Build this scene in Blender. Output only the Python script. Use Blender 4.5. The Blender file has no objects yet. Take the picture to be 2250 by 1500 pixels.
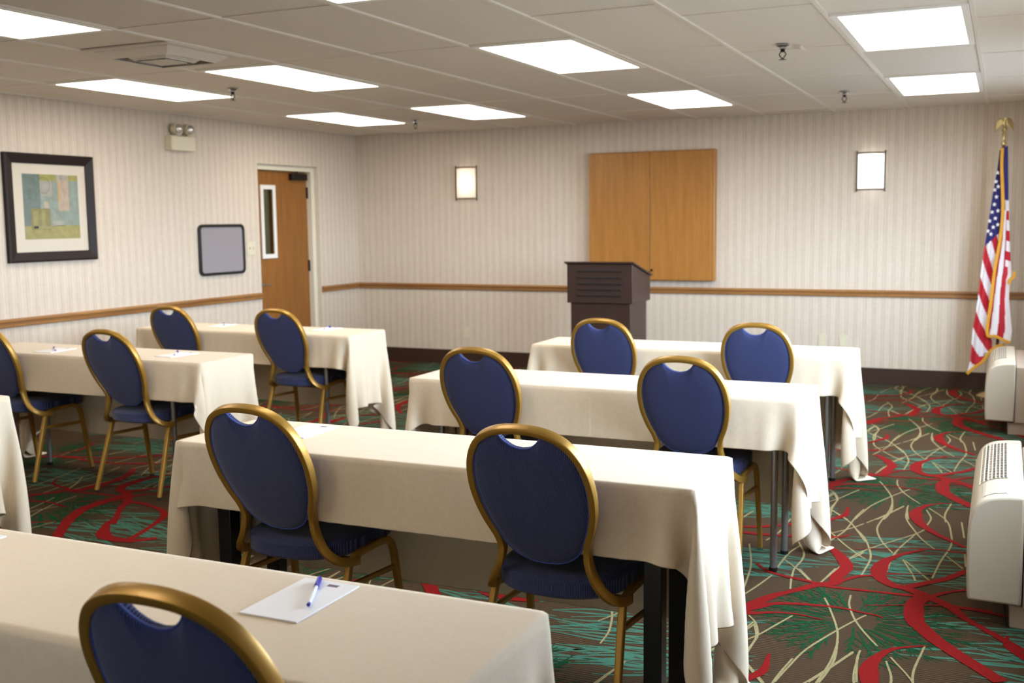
import bpy, math, random
import numpy as np
from mathutils import Vector, Matrix

SC = bpy.context.scene
COL = SC.collection
random.seed(7)
PI = math.pi

# ------------------------------------------------------------------ camera
CAM_H = 1.4796
YAW, PITCH, ROLL, FPX = 0.429385, -0.11213, -0.01214, 2360.2
def look_matrix():
    cy, sy = math.cos(YAW), math.sin(YAW)
    fwd = Vector((-sy, cy, 0)); right = Vector((cy, sy, 0)); up = Vector((0, 0, 1))
    cp, sp = math.cos(PITCH), math.sin(PITCH)
    f2 = fwd*cp + up*sp; u2 = up*cp - fwd*sp
    cr, sr = math.cos(ROLL), math.sin(ROLL)
    r3 = right*cr + u2*sr; u3 = u2*cr - right*sr
    m = Matrix((r3, u3, -f2)).transposed().to_4x4()
    m.translation = Vector((0, 0, CAM_H))
    return m
cd = bpy.data.cameras.new('camera'); cam = bpy.data.objects.new('camera', cd); COL.objects.link(cam)
cam.matrix_world = look_matrix()
cd.sensor_width = 36.0; cd.lens = FPX/2250*36.0
cd.clip_start = 0.05; cd.clip_end = 100
cd.dof.use_dof = True; cd.dof.focus_distance = 3.0; cd.dof.aperture_fstop = 4.5
SC.camera = cam

# ------------------------------------------------------------------ room sizes
H = 2.388                       # ceiling
XL, XR, YF, YB = -6.328, 0.42, 9.875, -3.2
TILE = 0.6096
XB = -0.7748                    # a ceiling runner; runners every TILE from it
YR = 5.1689                     # near edge of a row of ceiling lights
RAIL0, RAIL1 = 0.775, 0.836

# ------------------------------------------------------------------ light
W = bpy.data.worlds.new('sky'); SC.world = W; W.use_nodes = True
bg = W.node_tree.nodes['Background']
bg.inputs[0].default_value = (0.66, 0.81, 1.0, 1); bg.inputs[1].default_value = 29.0
LAMP = (1.0, 0.915, 0.79); LAMP_POWER = 7.6
WINDOWS = [(-2.8, -1.7), (3.0, 5.3), (6.3, 8.5)]      # right-wall openings above the heating units; first is unseen, added as rear fill
WZ0, WZ1 = 0.86, 2.12
WALL_T = 0.22
for (a, b) in WINDOWS:
    ld = bpy.data.lights.new('daylight_portal', 'AREA'); ld.shape = 'RECTANGLE'
    ld.size = WZ1-WZ0; ld.size_y = b-a; ld.cycles.is_portal = True
    lo = bpy.data.objects.new('daylight_portal', ld); COL.objects.link(lo)
    lo.location = (XR+WALL_T+0.01, (a+b)/2, (WZ0+WZ1)/2); lo.rotation_euler = (0, PI/2, 0)
    lo['kind'] = 'helper'
SC.view_settings.view_transform = 'Standard'; SC.view_settings.look = 'None'
SC.view_settings.gamma = 1.0; SC.view_settings.use_curve_mapping = False
SC.view_settings.exposure = 0.18
SC.cycles.max_bounces = 8; SC.cycles.diffuse_bounces = 5; SC.cycles.glossy_bounces = 3
SC.cycles.transmission_bounces = 4; SC.cycles.transparent_max_bounces = 6
SC.cycles.sample_clamp_indirect = 6.0
SC.cycles.use_adaptive_sampling = True; SC.cycles.adaptive_threshold = 0.015

# ------------------------------------------------------------------ materials
def lin(c):
    return tuple(((v/255)/12.92 if v/255 <= 0.04045 else ((v/255+0.055)/1.055)**2.4) for v in c[:3])+(1.0,)
def mat(name, rgb, rough=0.6, metal=0.0, spec=0.5, coat=0.0):
    m = bpy.data.materials.new(name); m.use_nodes = True
    b = m.node_tree.nodes['Principled BSDF']
    b.inputs['Base Color'].default_value = lin(rgb); b.inputs['Roughness'].default_value = rough
    b.inputs['Metallic'].default_value = metal; b.inputs['Specular IOR Level'].default_value = spec
    b.inputs['Coat Weight'].default_value = coat
    m.diffuse_color = lin(rgb)
    return m
class NT:
    """small wrapper to write node trees shortly"""
    def __init__(s, m): s.t = m.node_tree; s.b = s.t.nodes['Principled BSDF']
    def n(s, typ, **kw):
        nd = s.t.nodes.new(typ)
        for k, v in kw.items():
            if k.startswith('i_'): nd.inputs[k[2:].replace('_', ' ')].default_value = v
            elif k.startswith('x'): nd.inputs[int(k[1:])].default_value = v
            else: setattr(nd, k, v)
        return nd
    def l(s, a, b): s.t.links.new(a, b)
    def math(s, op, a, b=None, clamp=False):
        nd = s.n('ShaderNodeMath', operation=op); nd.use_clamp = clamp
        for i, v in enumerate((a, b)):
            if v is None: continue
            if isinstance(v, (int, float)): nd.inputs[i].default_value = v
            else: s.l(v, nd.inputs[i])
        return nd.outputs[0]
    def pos(s, scale=(1, 1, 1)):
        tc = s.n('ShaderNodeTexCoord'); mp = s.n('ShaderNodeMapping'); mp.inputs['Scale'].default_value = scale
        s.l(tc.outputs['Object'], mp.inputs[0]); return mp.outputs[0]
    def noise(s, vec, scale, detail=3.0, rough=0.5):
        nd = s.n('ShaderNodeTexNoise'); nd.inputs['Scale'].default_value = scale
        nd.inputs['Detail'].default_value = detail; nd.inputs['Roughness'].default_value = rough
        s.l(vec, nd.inputs['Vector']); return nd.outputs['Fac']
    def ramp(s, fac, stops):
        nd = s.n('ShaderNodeValToRGB'); e = nd.color_ramp.elements
        while len(e) < len(stops): e.new(0.5)
        for el, (p, c) in zip(e, stops): el.position = p; el.color = lin(c)
        s.l(fac, nd.inputs[0]); return nd.outputs[0]
    def bump(s, h, strength=0.2, dist=0.002):
        nd = s.n('ShaderNodeBump'); nd.inputs['Strength'].default_value = strength
        nd.inputs['Distance'].default_value = dist; s.l(h, nd.inputs['Height']); s.l(nd.outputs[0], s.b.inputs['Normal'])
    def color(s, c): s.l(c, s.b.inputs['Base Color'])

M = {}
def wallpaper(name, axis):
    m = mat(name, (216, 203, 188), 0.75, spec=0.25); t = NT(m)
    tc = t.n('ShaderNodeTexCoord'); sp = t.n('ShaderNodeSeparateXYZ'); t.l(tc.outputs['Object'], sp.inputs[0])
    u = sp.outputs[axis]
    s1 = t.math('SINE', t.math('MULTIPLY', u, 2*PI/0.077)); s2 = t.math('SINE', t.math('MULTIPLY', u, 2*PI/0.0257))
    fine = t.noise(t.pos((60, 60, 5) ), 1.0, 3.0)
    mott = t.noise(t.pos((1, 1, 1)), 38.0, 3.0)
    f = t.math('ADD', t.math('MULTIPLY', s1, 0.095), t.math('MULTIPLY', s2, 0.085))
    f = t.math('ADD', f, t.math('MULTIPLY', fine, 0.34)); f = t.math('ADD', f, t.math('MULTIPLY', mott, 0.30))
    t.color(t.ramp(f, [(0.05, (196, 182, 165)), (0.34, (211, 198, 181)), (0.65, (222, 211, 196))]))
    t.bump(fine, 0.08, 0.001)
    return m
M['paper_x'] = wallpaper('striped wallpaper front', 0); M['paper_y'] = wallpaper('striped wallpaper side', 1)
m = M['ceiling'] = mat('ceiling tile', (200, 195, 188), 0.95, spec=0.1); t = NT(m)
t.color(t.ramp(t.noise(t.pos(), 140, 4), [(0.3, (218, 209, 197)), (0.7, (228, 220, 209))])); t.bump(t.noise(t.pos(), 220, 4), 0.3, 0.002)
M['tee'] = mat('white painted runner', (224, 216, 203), 0.4)
def wood(name, dark, light, axis=2, rough=0.4, scale=1.0, spec=0.5):
    m = mat(name, light, rough, spec=spec); t = NT(m)
    s = [14*scale, 14*scale, 14*scale]; s[axis] = 0.9*scale
    a = t.noise(t.pos(tuple(s)), 1.6, 6, 0.62)
    b = t.noise(t.pos(tuple(v*6 for v in s)), 1.5, 4, 0.6)
    f = t.math('ADD', t.math('MULTIPLY', a, 0.75), t.math('MULTIPLY', b, 0.3))
    t.color(t.ramp(f, [(0.32, dark), (0.68, light)])); t.bump(b, 0.04, 0.001)
    return m
M['door_wood'] = wood('honey door veneer', (122, 76, 28), (152, 97, 38), 2, 0.42)
M['cab_wood'] = wood('maple cabinet veneer', (150, 98, 40), (180, 124, 56), 2, 0.4)
M['rail_x'] = wood('oak rail front', (128, 84, 44), (168, 120, 66), 0, 0.4)
M['rail_y'] = wood('oak rail side', (128, 84, 44), (168, 120, 66), 1, 0.4)
M['base'] = mat('dark brown vinyl base', (58, 38, 28), 0.55, spec=0.35)
M['cream_paint'] = mat('cream painted metal', (226, 220, 200), 0.4)
M['white'] = mat('white enamel', (236, 234, 228), 0.4)
M['dark_metal'] = mat('dark bronze metal', (40, 34, 30), 0.4, 0.6)
M['black_metal'] = mat('black metal', (14, 14, 16), 0.4, 0.0)
M['chrome'] = mat('chrome', (190, 192, 196), 0.22, 1.0)
M['steel'] = mat('brushed steel', (150, 150, 152), 0.38, 0.9)
M['brass'] = mat('gold painted steel', (168, 128, 52), 0.38, 0.5, coat=0.1)
m = M['blue'] = mat('blue ribbed upholstery', (52, 60, 112), 0.8, spec=0.25); t = NT(m)
tc = t.n('ShaderNodeTexCoord'); sp = t.n('ShaderNodeSeparateXYZ'); t.l(tc.outputs['Object'], sp.inputs[0])
rib = t.math('SINE', t.math('MULTIPLY', sp.outputs[0], 2*PI/0.0044))
f = t.math('ADD', t.math('MULTIPLY', t.math('ADD', rib, 1.0), 0.32), t.math('MULTIPLY', t.noise(t.pos(), 300, 2), 0.35))
t.color(t.ramp(f, [(0.05, (26, 30, 58)), (0.55, (50, 56, 96)), (0.95, (90, 100, 150))])); t.bump(rib, 0.5, 0.0012)
t.b.inputs['Sheen Weight'].default_value = 0.25; t.b.inputs['Sheen Roughness'].default_value = 0.4
M['blue_piping'] = mat('blue piping', (58, 76, 150), 0.55)
m = M['linen'] = mat('ivory table linen', (222, 209, 188), 0.85, spec=0.2); t = NT(m)
w1 = t.noise(t.pos((500, 60, 500)), 1.0, 2); w2 = t.noise(t.pos((60, 500, 60)), 1.0, 2)
f = t.math('ADD', t.math('MULTIPLY', w1, 0.5), t.math('MULTIPLY', w2, 0.5))
big = t.noise(t.pos((1, 1, 1)), 5.0, 3)
t.color(t.ramp(f, [(0.3, (217, 200, 173)), (0.7, (226, 210, 186))]))
tc = t.n('ShaderNodeTexCoord'); sp = t.n('ShaderNodeSeparateXYZ'); t.l(tc.outputs['Object'], sp.inputs[0])
cr = t.math('SUBTRACT', 1.0, t.math('DIVIDE', t.math('ABSOLUTE', sp.outputs[0]), 0.008), True)      # ironed centre crease
h = t.math('ADD', t.math('MULTIPLY', f, 0.12), t.math('MULTIPLY', big, 1.0)); h = t.math('ADD', h, t.math('MULTIPLY', cr, 0.12)); t.bump(h, 0.35, 0.012)
t.b.inputs['Sheen Weight'].default_value = 0.15
M['laminate'] = mat('brown table laminate', (110, 82, 58), 0.5)
M['lectern'] = mat('dark chocolate laminate', (56, 36, 30), 0.42)
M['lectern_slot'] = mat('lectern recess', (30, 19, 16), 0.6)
M['paper'] = mat('white notepaper', (240, 240, 244), 0.6)
M['ink'] = mat('printed mark', (104, 84, 110), 0.6)
M['pen_blue'] = mat('blue plastic', (48, 46, 170), 0.25)
M['pen_white'] = mat('white plastic', (232, 234, 244), 0.3)
M['unit'] = mat('beige unit plastic', (176, 164, 144), 0.45)
M['unit_side'] = mat('beige sleeve metal', (160, 142, 124), 0.5)
M['unit_dark'] = mat('dark recess shade sheet', (92, 84, 80), 0.6)
M['board'] = mat('grey fabric board', (148, 142, 146), 0.85)
M['glass_art'] = mat('picture glass', (255, 255, 255), 0.05)
M['matboard'] = mat('ivory mat board', (222, 213, 196), 0.8)
M['frame_wood'] = mat('espresso picture frame', (34, 23, 20), 0.5, spec=0.3)
M['plate'] = mat('ivory plastic', (218, 210, 184), 0.45)
M['green_plate'] = mat('pale receptacle plastic', (212, 206, 180), 0.45)
def glow(name, rgb, power):
    m = bpy.data.materials.new(name); m.use_nodes = True; nt = m.node_tree
    b = nt.nodes['Principled BSDF']; b.inputs['Base Color'].default_value = (0.8, 0.8, 0.8, 1)
    b.inputs['Emission Color'].default_value = tuple(rgb)+(1,); b.inputs['Emission Strength'].default_value = power
    return m
M['diffuser'] = glow('lit ceiling diffuser', LAMP, LAMP_POWER)
m = M['shade_warm'] = glow('lit warm shade', (1.0, 0.80, 0.60), 1.0); t = NT(m); t.b.inputs['Base Color'].default_value = (.55, .48, .38, 1)
tc = t.n('ShaderNodeTexCoord')
d = t.n('ShaderNodeVectorMath', operation='LENGTH'); mp = t.n('ShaderNodeMapping'); mp.inputs['Scale'].default_value = (1, 0.2, 0.72)
t.l(tc.outputs['Object'], mp.inputs[0]); t.l(mp.outputs[0], d.inputs[0])
g = t.math('POWER', t.math('SUBTRACT', 1.0, t.math('DIVIDE', d.outputs['Value'], 0.15), True), 1.5)
s_ = t.math('ADD', t.math('MULTIPLY', g, 1.3), 0.62); t.l(s_, t.b.inputs['Emission Strength'])
M['shade_white'] = glow('lit white shade', (1.0, 0.96, 0.93), 1.7)
def glass(name, tint=(1, 1, 1, 1), refl=0.08):
    m = bpy.data.materials.new(name); m.use_nodes = True; nt = m.node_tree; nt.nodes.clear()
    o = nt.nodes.new('ShaderNodeOutputMaterial'); a = nt.nodes.new('ShaderNodeBsdfTransparent'); b = nt.nodes.new('ShaderNodeBsdfGlossy')
    a.inputs[0].default_value = tint; b.inputs['Roughness'].default_value = 0.02
    x = nt.nodes.new('ShaderNodeMixShader'); x.inputs[0].default_value = refl
    nt.links.new(a.outputs[0], x.inputs[1]); nt.links.new(b.outputs[0], x.inputs[2]); nt.links.new(x.outputs[0], o.inputs[0])
    return m
M['window_glass'] = glass('window glass'); M['lite_glass'] = glass('door glass', (0.75, 0.78, 0.7, 1), 0.1)
M['corridor'] = mat('corridor wall paint', (150, 140, 100), 0.8)
# carpet
m = M['carpet'] = mat('brown ribbed carpet', (98, 72, 54), 0.95, spec=0.1); t = NT(m)
tc = t.n('ShaderNodeTexCoord'); sp = t.n('ShaderNodeSeparateXYZ'); t.l(tc.outputs['Object'], sp.inputs[0])
rb = t.math('SINE', t.math('MULTIPLY', sp.outputs[1], 2*PI/0.0155))
zone = t.noise(t.pos((0.8, 1.3, 1)), 1.7, 2)
amp = t.ramp(zone, [(0.38, (150, 150, 150)), (0.62, (255, 255, 255))])
f = t.math('ADD', 0.62, t.math('MULTIPLY', t.math('MULTIPLY', rb, 0.42), amp))
f = t.math('ADD', f, t.math('MULTIPLY', t.math('SUBTRACT', t.noise(t.pos(), 260, 3), 0.5), 0.25))
t.color(t.ramp(f, [(0.15, (17, 9, 6)), (0.6, (64, 48, 31)), (1.0, (82, 64, 43))])); t.bump(rb, 0.3, 0.002)
def yarn(name, rgb):
    m = mat(name, rgb, 0.95, spec=0.1); t = NT(m)
    n = t.noise(t.pos(), 240, 3)
    t.color(t.ramp(n, [(0.3, tuple(int(v*0.78) for v in rgb)), (0.7, rgb)])); return m
M['y_red'] = yarn('red yarn', (130, 16, 14)); M['y_cream'] = yarn('cream yarn', (150, 138, 98))
M['y_green'] = yarn('green yarn', (16, 68, 36)); M['y_teal'] = yarn('teal yarn', (66, 112, 92))
# flag
M['f_red'] = mat('flag red', (178, 20, 38), 0.7); M['f_white'] = mat('flag white', (226, 222, 226), 0.7)
M['f_blue'] = mat('flag blue', (34, 34, 104), 0.7); M['f_gold'] = mat('gold fringe', (206, 150, 36), 0.7)
M['pole_wood'] = mat('dark wooden pole', (96, 56, 28), 0.35); M['gold_metal'] = mat('gold plated metal', (196, 178, 128), 0.25, 0.8)
# artwork paints
for k, c in dict(a_bg=(142, 158, 148), a_teal=(104, 126, 122), a_olive=(158, 156, 84), a_green=(160, 152, 92), a_pink=(188, 170, 150),
                 a_orange=(200, 164, 112), a_square=(138, 132, 78), a_square2=(158, 154, 98), a_ring=(84, 100, 96), a_pale=(168, 166, 156)).items():
    mm = M[k] = mat('paint '+k[2:], c, 0.8); t = NT(mm)
    t.color(t.ramp(t.noise(t.pos(), 22, 5, 0.7), [(0.3, tuple(int(v*0.88) for v in c)), (0.7, tuple(min(255, int(v*1.07)) for v in c))]))

# ------------------------------------------------------------------ mesh helpers
class MB:
    def __init__(s): s.v = []; s.f = []; s.m = []; s.mats = []
    def slot(s, m):
        if m is None: return 0
        if m not in s.mats: s.mats.append(m)
        return s.mats.index(m)
    def add(s, vs, fs, m=None):
        o = len(s.v); k = s.slot(m)
        s.v += [tuple(p) for p in vs]; s.f += [tuple(i+o for i in f) for f in fs]; s.m += [k]*len(fs)
    def box(s, x0, x1, y0, y1, z0, z1, m=None):
        vs = [(x, y, z) for z in (z0, z1) for y in (y0, y1) for x in (x0, x1)]
        s.add(vs, [(0, 2, 3, 1), (4, 5, 7, 6), (0, 1, 5, 4), (2, 6, 7, 3), (0, 4, 6, 2), (1, 3, 7, 5)], m)
    def poly_prism(s, pts, a, b, axis='y', m=None):
        """2-D outline extruded between a and b along an axis"""
        def P(p, t):
            u, w = p
            return {'y': (u, t, w), 'x': (t, u, w), 'z': (u, w, t)}[axis]
        n = len(pts); vs = [P(p, a) for p in pts]+[P(p, b) for p in pts]
        fs = [tuple(range(n))[::-1], tuple(range(n, 2*n))]+[(i, (i+1) % n, n+(i+1) % n, n+i) for i in range(n)]
        s.add(vs, fs, m)
    def sweep(s, path, prof, ref, m=None, closed=False, caps=True, scale=None):
        """profile (u along side, w along ref) swept along a path; ref is a vector or one per point"""
        n = len(path); k = len(prof); vs = []
        P = [Vector(p) for p in path]
        for i in range(n):
            if closed: tg = P[(i+1) % n]-P[i-1]
            else: tg = P[min(i+1, n-1)]-P[max(i-1, 0)]
            tg.normalize(); r = Vector(ref[i]) if isinstance(ref, list) else Vector(ref)
            sd = tg.cross(r); sd.normalize(); w = sd.cross(tg); q = 1 if scale is None else scale[i]
            vs += [P[i]+sd*(a*q)+w*(b*q) for a, b in prof]
        fs = []
        for i in range(n if closed else n-1):
            j = (i+1) % n
            for a in range(k):
                b = (a+1) % k; fs.append((i*k+a, i*k+b, j*k+b, j*k+a))
        if caps and not closed: fs += [tuple(range(k))[::-1], tuple((n-1)*k+a for a in range(k))]
        s.add(vs, fs, m)
    def tube(s, path, r, seg=10, m=None, scale=None, ref=(0.123, 0.321, 0.94)):
        s.sweep(path, [(r*math.cos(2*PI*i/seg), r*math.sin(2*PI*i/seg)) for i in range(seg)], ref, m, scale=scale)
    def lathe(s, prof, c=(0, 0, 0), seg=20, m=None, axis='z'):
        vs = []; n = len(prof)
        for r, h in prof:
            for i in range(seg):
                a = 2*PI*i/seg; u, w = r*math.cos(a), r*math.sin(a)
                p = {'z': (u, w, h), 'x': (h, u, w), 'y': (u, h, w)}[axis]
                vs.append((p[0]+c[0], p[1]+c[1], p[2]+c[2]))
        fs = [(i*seg+a, i*seg+(a+1) % seg, (i+1)*seg+(a+1) % seg, (i+1)*seg+a) for i in range(n-1) for a in range(seg)]
        fs += [tuple(range(seg))[::-1], tuple((n-1)*seg+a for a in range(seg))]
        s.add(vs, fs, m)
    def grid(s, fn, nu, nv, m=None):
        vs = [fn(i/(nu-1), j/(nv-1)) for j in range(nv) for i in range(nu)]
        s.add(vs, [(j*nu+i, j*nu+i+1, (j+1)*nu+i+1, (j+1)*nu+i) for j in range(nv-1) for i in range(nu-1)], m)
    def cushion(s, outline, mapf, t, rings=7, pw=2.6, m=None, edge=0.25):
        """puffed pad: outline (u,w) about the origin, thickness t either side"""
        n = len(outline); vs = []; rows = []
        rr = [1.0]+[1-(k/rings)**1.6*0.999 for k in range(1, rings+1)]
        def row(rho, sg):
            h = t*(edge+(1-edge)*(max(0, 1-rho**pw))**(1/2.2))
            rows.append(len(vs)); vs.extend(mapf(u*rho, w*rho, sg*h) for u, w in outline)
        for q in reversed(rr): row(q, 1)
        for q in rr: row(q, -1)
        fs = []
        for a, b in zip(rows[:-1], rows[1:]):
            fs += [(a+i, a+(i+1) % n, b+(i+1) % n, b+i) for i in range(n)]
        fs += [tuple(rows[0]+i for i in range(n))[::-1], tuple(rows[-1]+i for i in range(n))]
        s.add(vs, fs, m)
    def build(s, name, m=None, parent=None, smooth=False, bevel=0.0, loc=None, subsurf=0):
        me = bpy.data.meshes.new(name); me.from_pydata(s.v, [], s.f); me.update()
        mats = s.mats if s.mats else [m]
        if s.mats and m is not None and None in s.mats: mats = [m if q is None else q for q in s.mats]
        for q in mats: me.materials.append(q)
        if len(mats) > 1: me.polygons.foreach_set('material_index', s.m)
        o = bpy.data.objects.new(name, me); COL.objects.link(o)
        if parent is not None: o.parent = parent
        if loc is not None: o.location = loc
        if bevel:
            b = o.modifiers.new('bevel', 'BEVEL'); b.width = bevel; b.segments = 3; b.limit_method = 'ANGLE'; b.angle_limit = 0.6
        if subsurf:
            b = o.modifiers.new('subsurf', 'SUBSURF'); b.levels = subsurf; b.render_levels = subsurf
        if smooth or bevel:
            me.polygons.foreach_set('use_smooth', [True]*len(me.polygons))
            if smooth != 'all':
                try: me.set_sharp_from_angle(angle=0.7)
                except Exception: pass
        me.update()
        return o
def tag(o, label=None, cat=None, group=None, kind=None):
    if label: o['label'] = label
    if cat: o['category'] = cat
    if group: o['group'] = group
    if kind: o['kind'] = kind
    return o
def thing(name, label, cat, loc=(0, 0, 0), rz=0.0, group=None):
    o = bpy.data.objects.new(name, None); COL.objects.link(o); o.empty_display_size = 0.1
    o.location = loc; o.rotation_euler = (0, 0, rz)
    return tag(o, label, cat, group)
def struct(mb, name, m=None, **kw):
    return tag(mb.build(name, m, **kw), kind='structure')
def kids(o): return [c for c in list(bpy.data.objects) if c.parent == o]
def copy_tree(o, parent=None):
    c = o.copy(); COL.objects.link(c)
    if parent is not None: c.parent = parent
    for ch in kids(o): copy_tree(ch, c)
    return c
def catmull(pts, n=6, closed=False):
    P = [np.array(p, float) for p in pts]; out = []; L = len(P)
    for i in range(L if closed else L-1):
        if closed: a, b, c, d = P[i-1], P[i], P[(i+1) % L], P[(i+2) % L]
        else:
            b, c = P[i], P[i+1]; a = P[i-1] if i else 2*b-c; d = P[i+2] if i+2 < L else 2*c-b
        for k in range(n):
            t = k/n
            out.append(0.5*((2*b)+(-a+c)*t+(2*a-5*b+4*c-d)*t*t+(-a+3*b-3*c+d)*t**3))
    if not closed: out.append(P[-1])
    return [tuple(p) for p in out]
def rrect(w, h, r, seg=3):
    out = []
    for cx, cy, a0 in ((w/2-r, h/2-r, 0), (-w/2+r, h/2-r, PI/2), (-w/2+r, -h/2+r, PI), (w/2-r, -h/2+r, 1.5*PI)):
        for k in range(seg+1):
            a = a0+PI/2*k/seg; out.append((cx+r*math.cos(a), cy+r*math.sin(a)))
    return out

# ------------------------------------------------------------------ the room
DY0, DY1, DZ = 8.192, 9.157, 2.035        # doorway in the left wall
mb = MB(); mb.box(XL-0.3, XR+0.3, YB-0.2, YF+0.2, -0.05, 0, M['carpet'])
# woven pattern, repeated every 2.05 m across and 2.03 m along the room; lengths in centimetres
RED = [([(-90,389),(-84,399),(-78,413),(-71,423),(-64,433),(-58,438),(-58,447),(-56,460),(-59,471),(-63,480),(-67,487),(-70,489)],(8,3.5,6,6,1)),([(-92,451),(-86,443),(-81,440),(-75,438),(-67,436),(-62,433),(-52,433),(-40,434),(-34,434),(-22,435)],(1.5,2.5,2.5,2,3)),([(-90,389),(-82,398),(-74,406),(-63,409),(-52,410),(-43,408),(-38,407),(-36,405)],(7,3,2,1.5,0.6)),([(-90,389),(-81,392),(-73,396),(-65,397),(-56,395)],(6,2.5,1.5,0.6)),([(-62,433),(-56,441),(-50,450),(-44,454),(-43,455)],(2.5,2,2)),([(-57,487),(-40,495),(-24,500),(-10,499)],(0.6,1,2)),([(-27,499),(-32,493),(-38,484),(-42,474),(-43,464),(-42,453),(-37,445),(-32,443),(-24,452),(-17,460),(-9,475)],(1.5,3,7.5,5,4,3.5)),([(-42,456),(-31,461),(-21,464)],(1,1,0.5)),([(-37,445),(-29,441),(-22,435),(-14,427),(-8,416),(2,403),(11,391)],(4,6,5,3,4)),([(-22,435),(-15,444),(-8,450)],(3,2,1.5)),([(-22,437),(-26,427),(-26,417),(-25,407),(-22,400),(-16,389),(-9,379),(-2,370),(4,362)],(6,8,7,6,6)),([(-44,416),(-28,423),(-14,428),(1,428)],(0.5,1,1.5,1.5)),([(-19,587),(-30,579),(-35,566),(-35,554),(-32,541),(-25,527),(-16,515),(-11,508)],(0.6,3,7,5,3,2.5)),([(-68,559),(-67,546),(-69,539),(-74,530),(-75,527),(-94,513),(-110,504),(-121,502)],(1,4,3,3,2,0.6)),([(-60,511),(-64,505),(-72,502),(-91,496),(-108,495),(-119,494)],(0.6,2,3,3,2)),([(-150,493),(-142,497),(-123,497),(-100,494),(-65,502)],(5,4,2,1)),([(-150,493),(-132,500),(-101,507),(-82,528)],(5,3,1.5)),([(-147,502),(-144,518),(-152,538)],(1,3,3)),([(-16,426),(-6,427),(7,424),(18,419),(26,410),(32,395),(37,379),(38,372)],(2,2.5,4,3,4)),([(49,381),(41,373),(28,372),(20,376),(13,384),(6,394),(6,404)],(4,6,8,4,1))]
CREAM = [[(-90,405),(-86,422),(-83,438)],[(-90,404),(-90,414),(-92,435)],[(-82,359),(-81,372),(-79,383)],[(-81,359),(-75,371),(-71,383),(-67,395)],[(-82,359),(-75,348),(-65,332)],[(-82,389),(-78,382),(-75,371),(-75,362),(-75,348),(-74,338),(-74,329)],[(-62,334),(-60,348),(-57,365),(-50,386),(-45,399),(-42,406)],[(-59,419),(-56,410),(-50,388),(-48,373),(-47,359),(-48,346),(-49,339)],[(-50,426),(-49,414),(-45,399),(-40,387),(-35,377)],[(-52,338),(-47,353),(-42,368)],[(-40,371),(-40,362),(-38,344)],[(-74,451),(-67,437)],[(-63,437),(-60,457)],[(-76,450),(-75,438),(-73,424)],[(-81,564),(-80,576),(-78,585)],[(-78,583),(-75,570),(-76,550),(-74,532),(-72,517),(-66,503),(-60,491),(-53,479),(-50,475)],[(-80,558),(-70,542),(-63,530),(-58,516),(-53,501)],[(-60,558),(-62,542),(-63,525),(-64,514),(-67,500),(-70,488)],[(-71,506),(-62,520),(-57,531)],[(-81,490),(-76,474),(-75,463),(-76,450),(-75,440)],[(-79,485),(-82,470),(-83,445)],[(-82,461),(-74,449),(-68,438)],[(-63,437),(-58,464)],[(-101,478),(-94,449),(-91,425)],[(-57,471),(-53,480),(-52,486)],[(-60,522),(-54,507),(-50,490),(-48,475),(-49,452)],[(-56,533),(-50,548),(-42,572)],[(-48,579),(-48,559),(-50,537),(-50,522),(-46,504),(-40,488)],[(-40,569),(-39,548),(-33,525),(-29,513),(-23,500)],[(-57,471),(-51,489),(-33,522),(-29,534)],[(-31,568),(-28,553),(-29,538)],[(-30,572),(-21,552),(-18,531),(-17,509),(-20,484),(-22,459)],[(-20,587),(-22,563),(-21,548)],[(-33,522),(-39,489),(-40,460)],[(-35,480),(-30,462),(-28,453)],[(-34,479),(-23,456)],[(-18,492),(-11,477)],[(-14,551),(-12,524)],[(-11,499),(-10,480)]]

PX, PY = 2.05, 2.03
def ribbon(buf, pts, ws, z, m):
    c = catmull([(a/100, b/100) for a, b in pts], 5) if len(pts) > 2 else [(a/100, b/100) for a, b in pts]
    n = len(c); L = []
    for i, p in enumerate(c):
        q0, q1 = c[max(i-1, 0)], c[min(i+1, n-1)]
        dx, dy = q1[0]-q0[0], q1[1]-q0[1]; d = math.hypot(dx, dy) or 1
        t = i/(n-1)*(len(ws)-1); k = min(int(t), len(ws)-2) if len(ws) > 1 else 0
        w = (ws[k]+(ws[k+1]-ws[k])*(t-k) if len(ws) > 1 else ws[0])/200
        L.append(((p[0]-dy/d*w, p[1]+dx/d*w), (p[0]+dy/d*w, p[1]-dx/d*w)))
    buf.append((L, z+(len(buf) % 13)*0.00004, m))
BUF = []
for pts, ws in RED: ribbon(BUF, pts, [w*0.92 for w in ws], 0.0024, 'y_red')
for pts in CREAM: ribbon(BUF, pts, [.7, .85, .75], 0.0017, 'y_cream')
for pts in CREAM[::2]: ribbon(BUF, [(-a-178+4, 985-b-14) for a, b in pts], [.7, .85, .7], 0.0017, 'y_cream')
rg = random.Random(3)
def burst(cx, cy, r0, r1, n, m, z, squash=1.0, gaps=()):
    for k in range(n):
        a = 2*PI*k/n+rg.uniform(-0.05, 0.05)
        if any(g0 < (a % (2*PI)) < g1 for g0, g1 in gaps): continue
        R_ = r1*rg.uniform(0.72, 1.05); q = rg.uniform(0.8, 1.25)*r0; bend = rg.uniform(-0.12, 0.12)
        pts = [(cx+math.cos(a+bend*t)*(q+(R_-q)*t), cy+math.sin(a+bend*t)*(q+(R_-q)*t)*squash) for t in (0, 0.5, 1)]
        ribbon(BUF, pts, [0.8, 1.1, 0.5], z, m)
        for s_ in (-1, 1):
            for t in (0.35, 0.58, 0.8):
                x, y = cx+math.cos(a+bend*t)*(q+(R_-q)*t), cy+math.sin(a+bend*t)*(q+(R_-q)*t)*squash
                l = rg.uniform(5, 9); aa = a+s_*0.42
                ribbon(BUF, [(x, y), (x+math.cos(aa)*l, y+math.sin(aa)*l*squash)], [0.85, 0.4], z, m)
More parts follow.
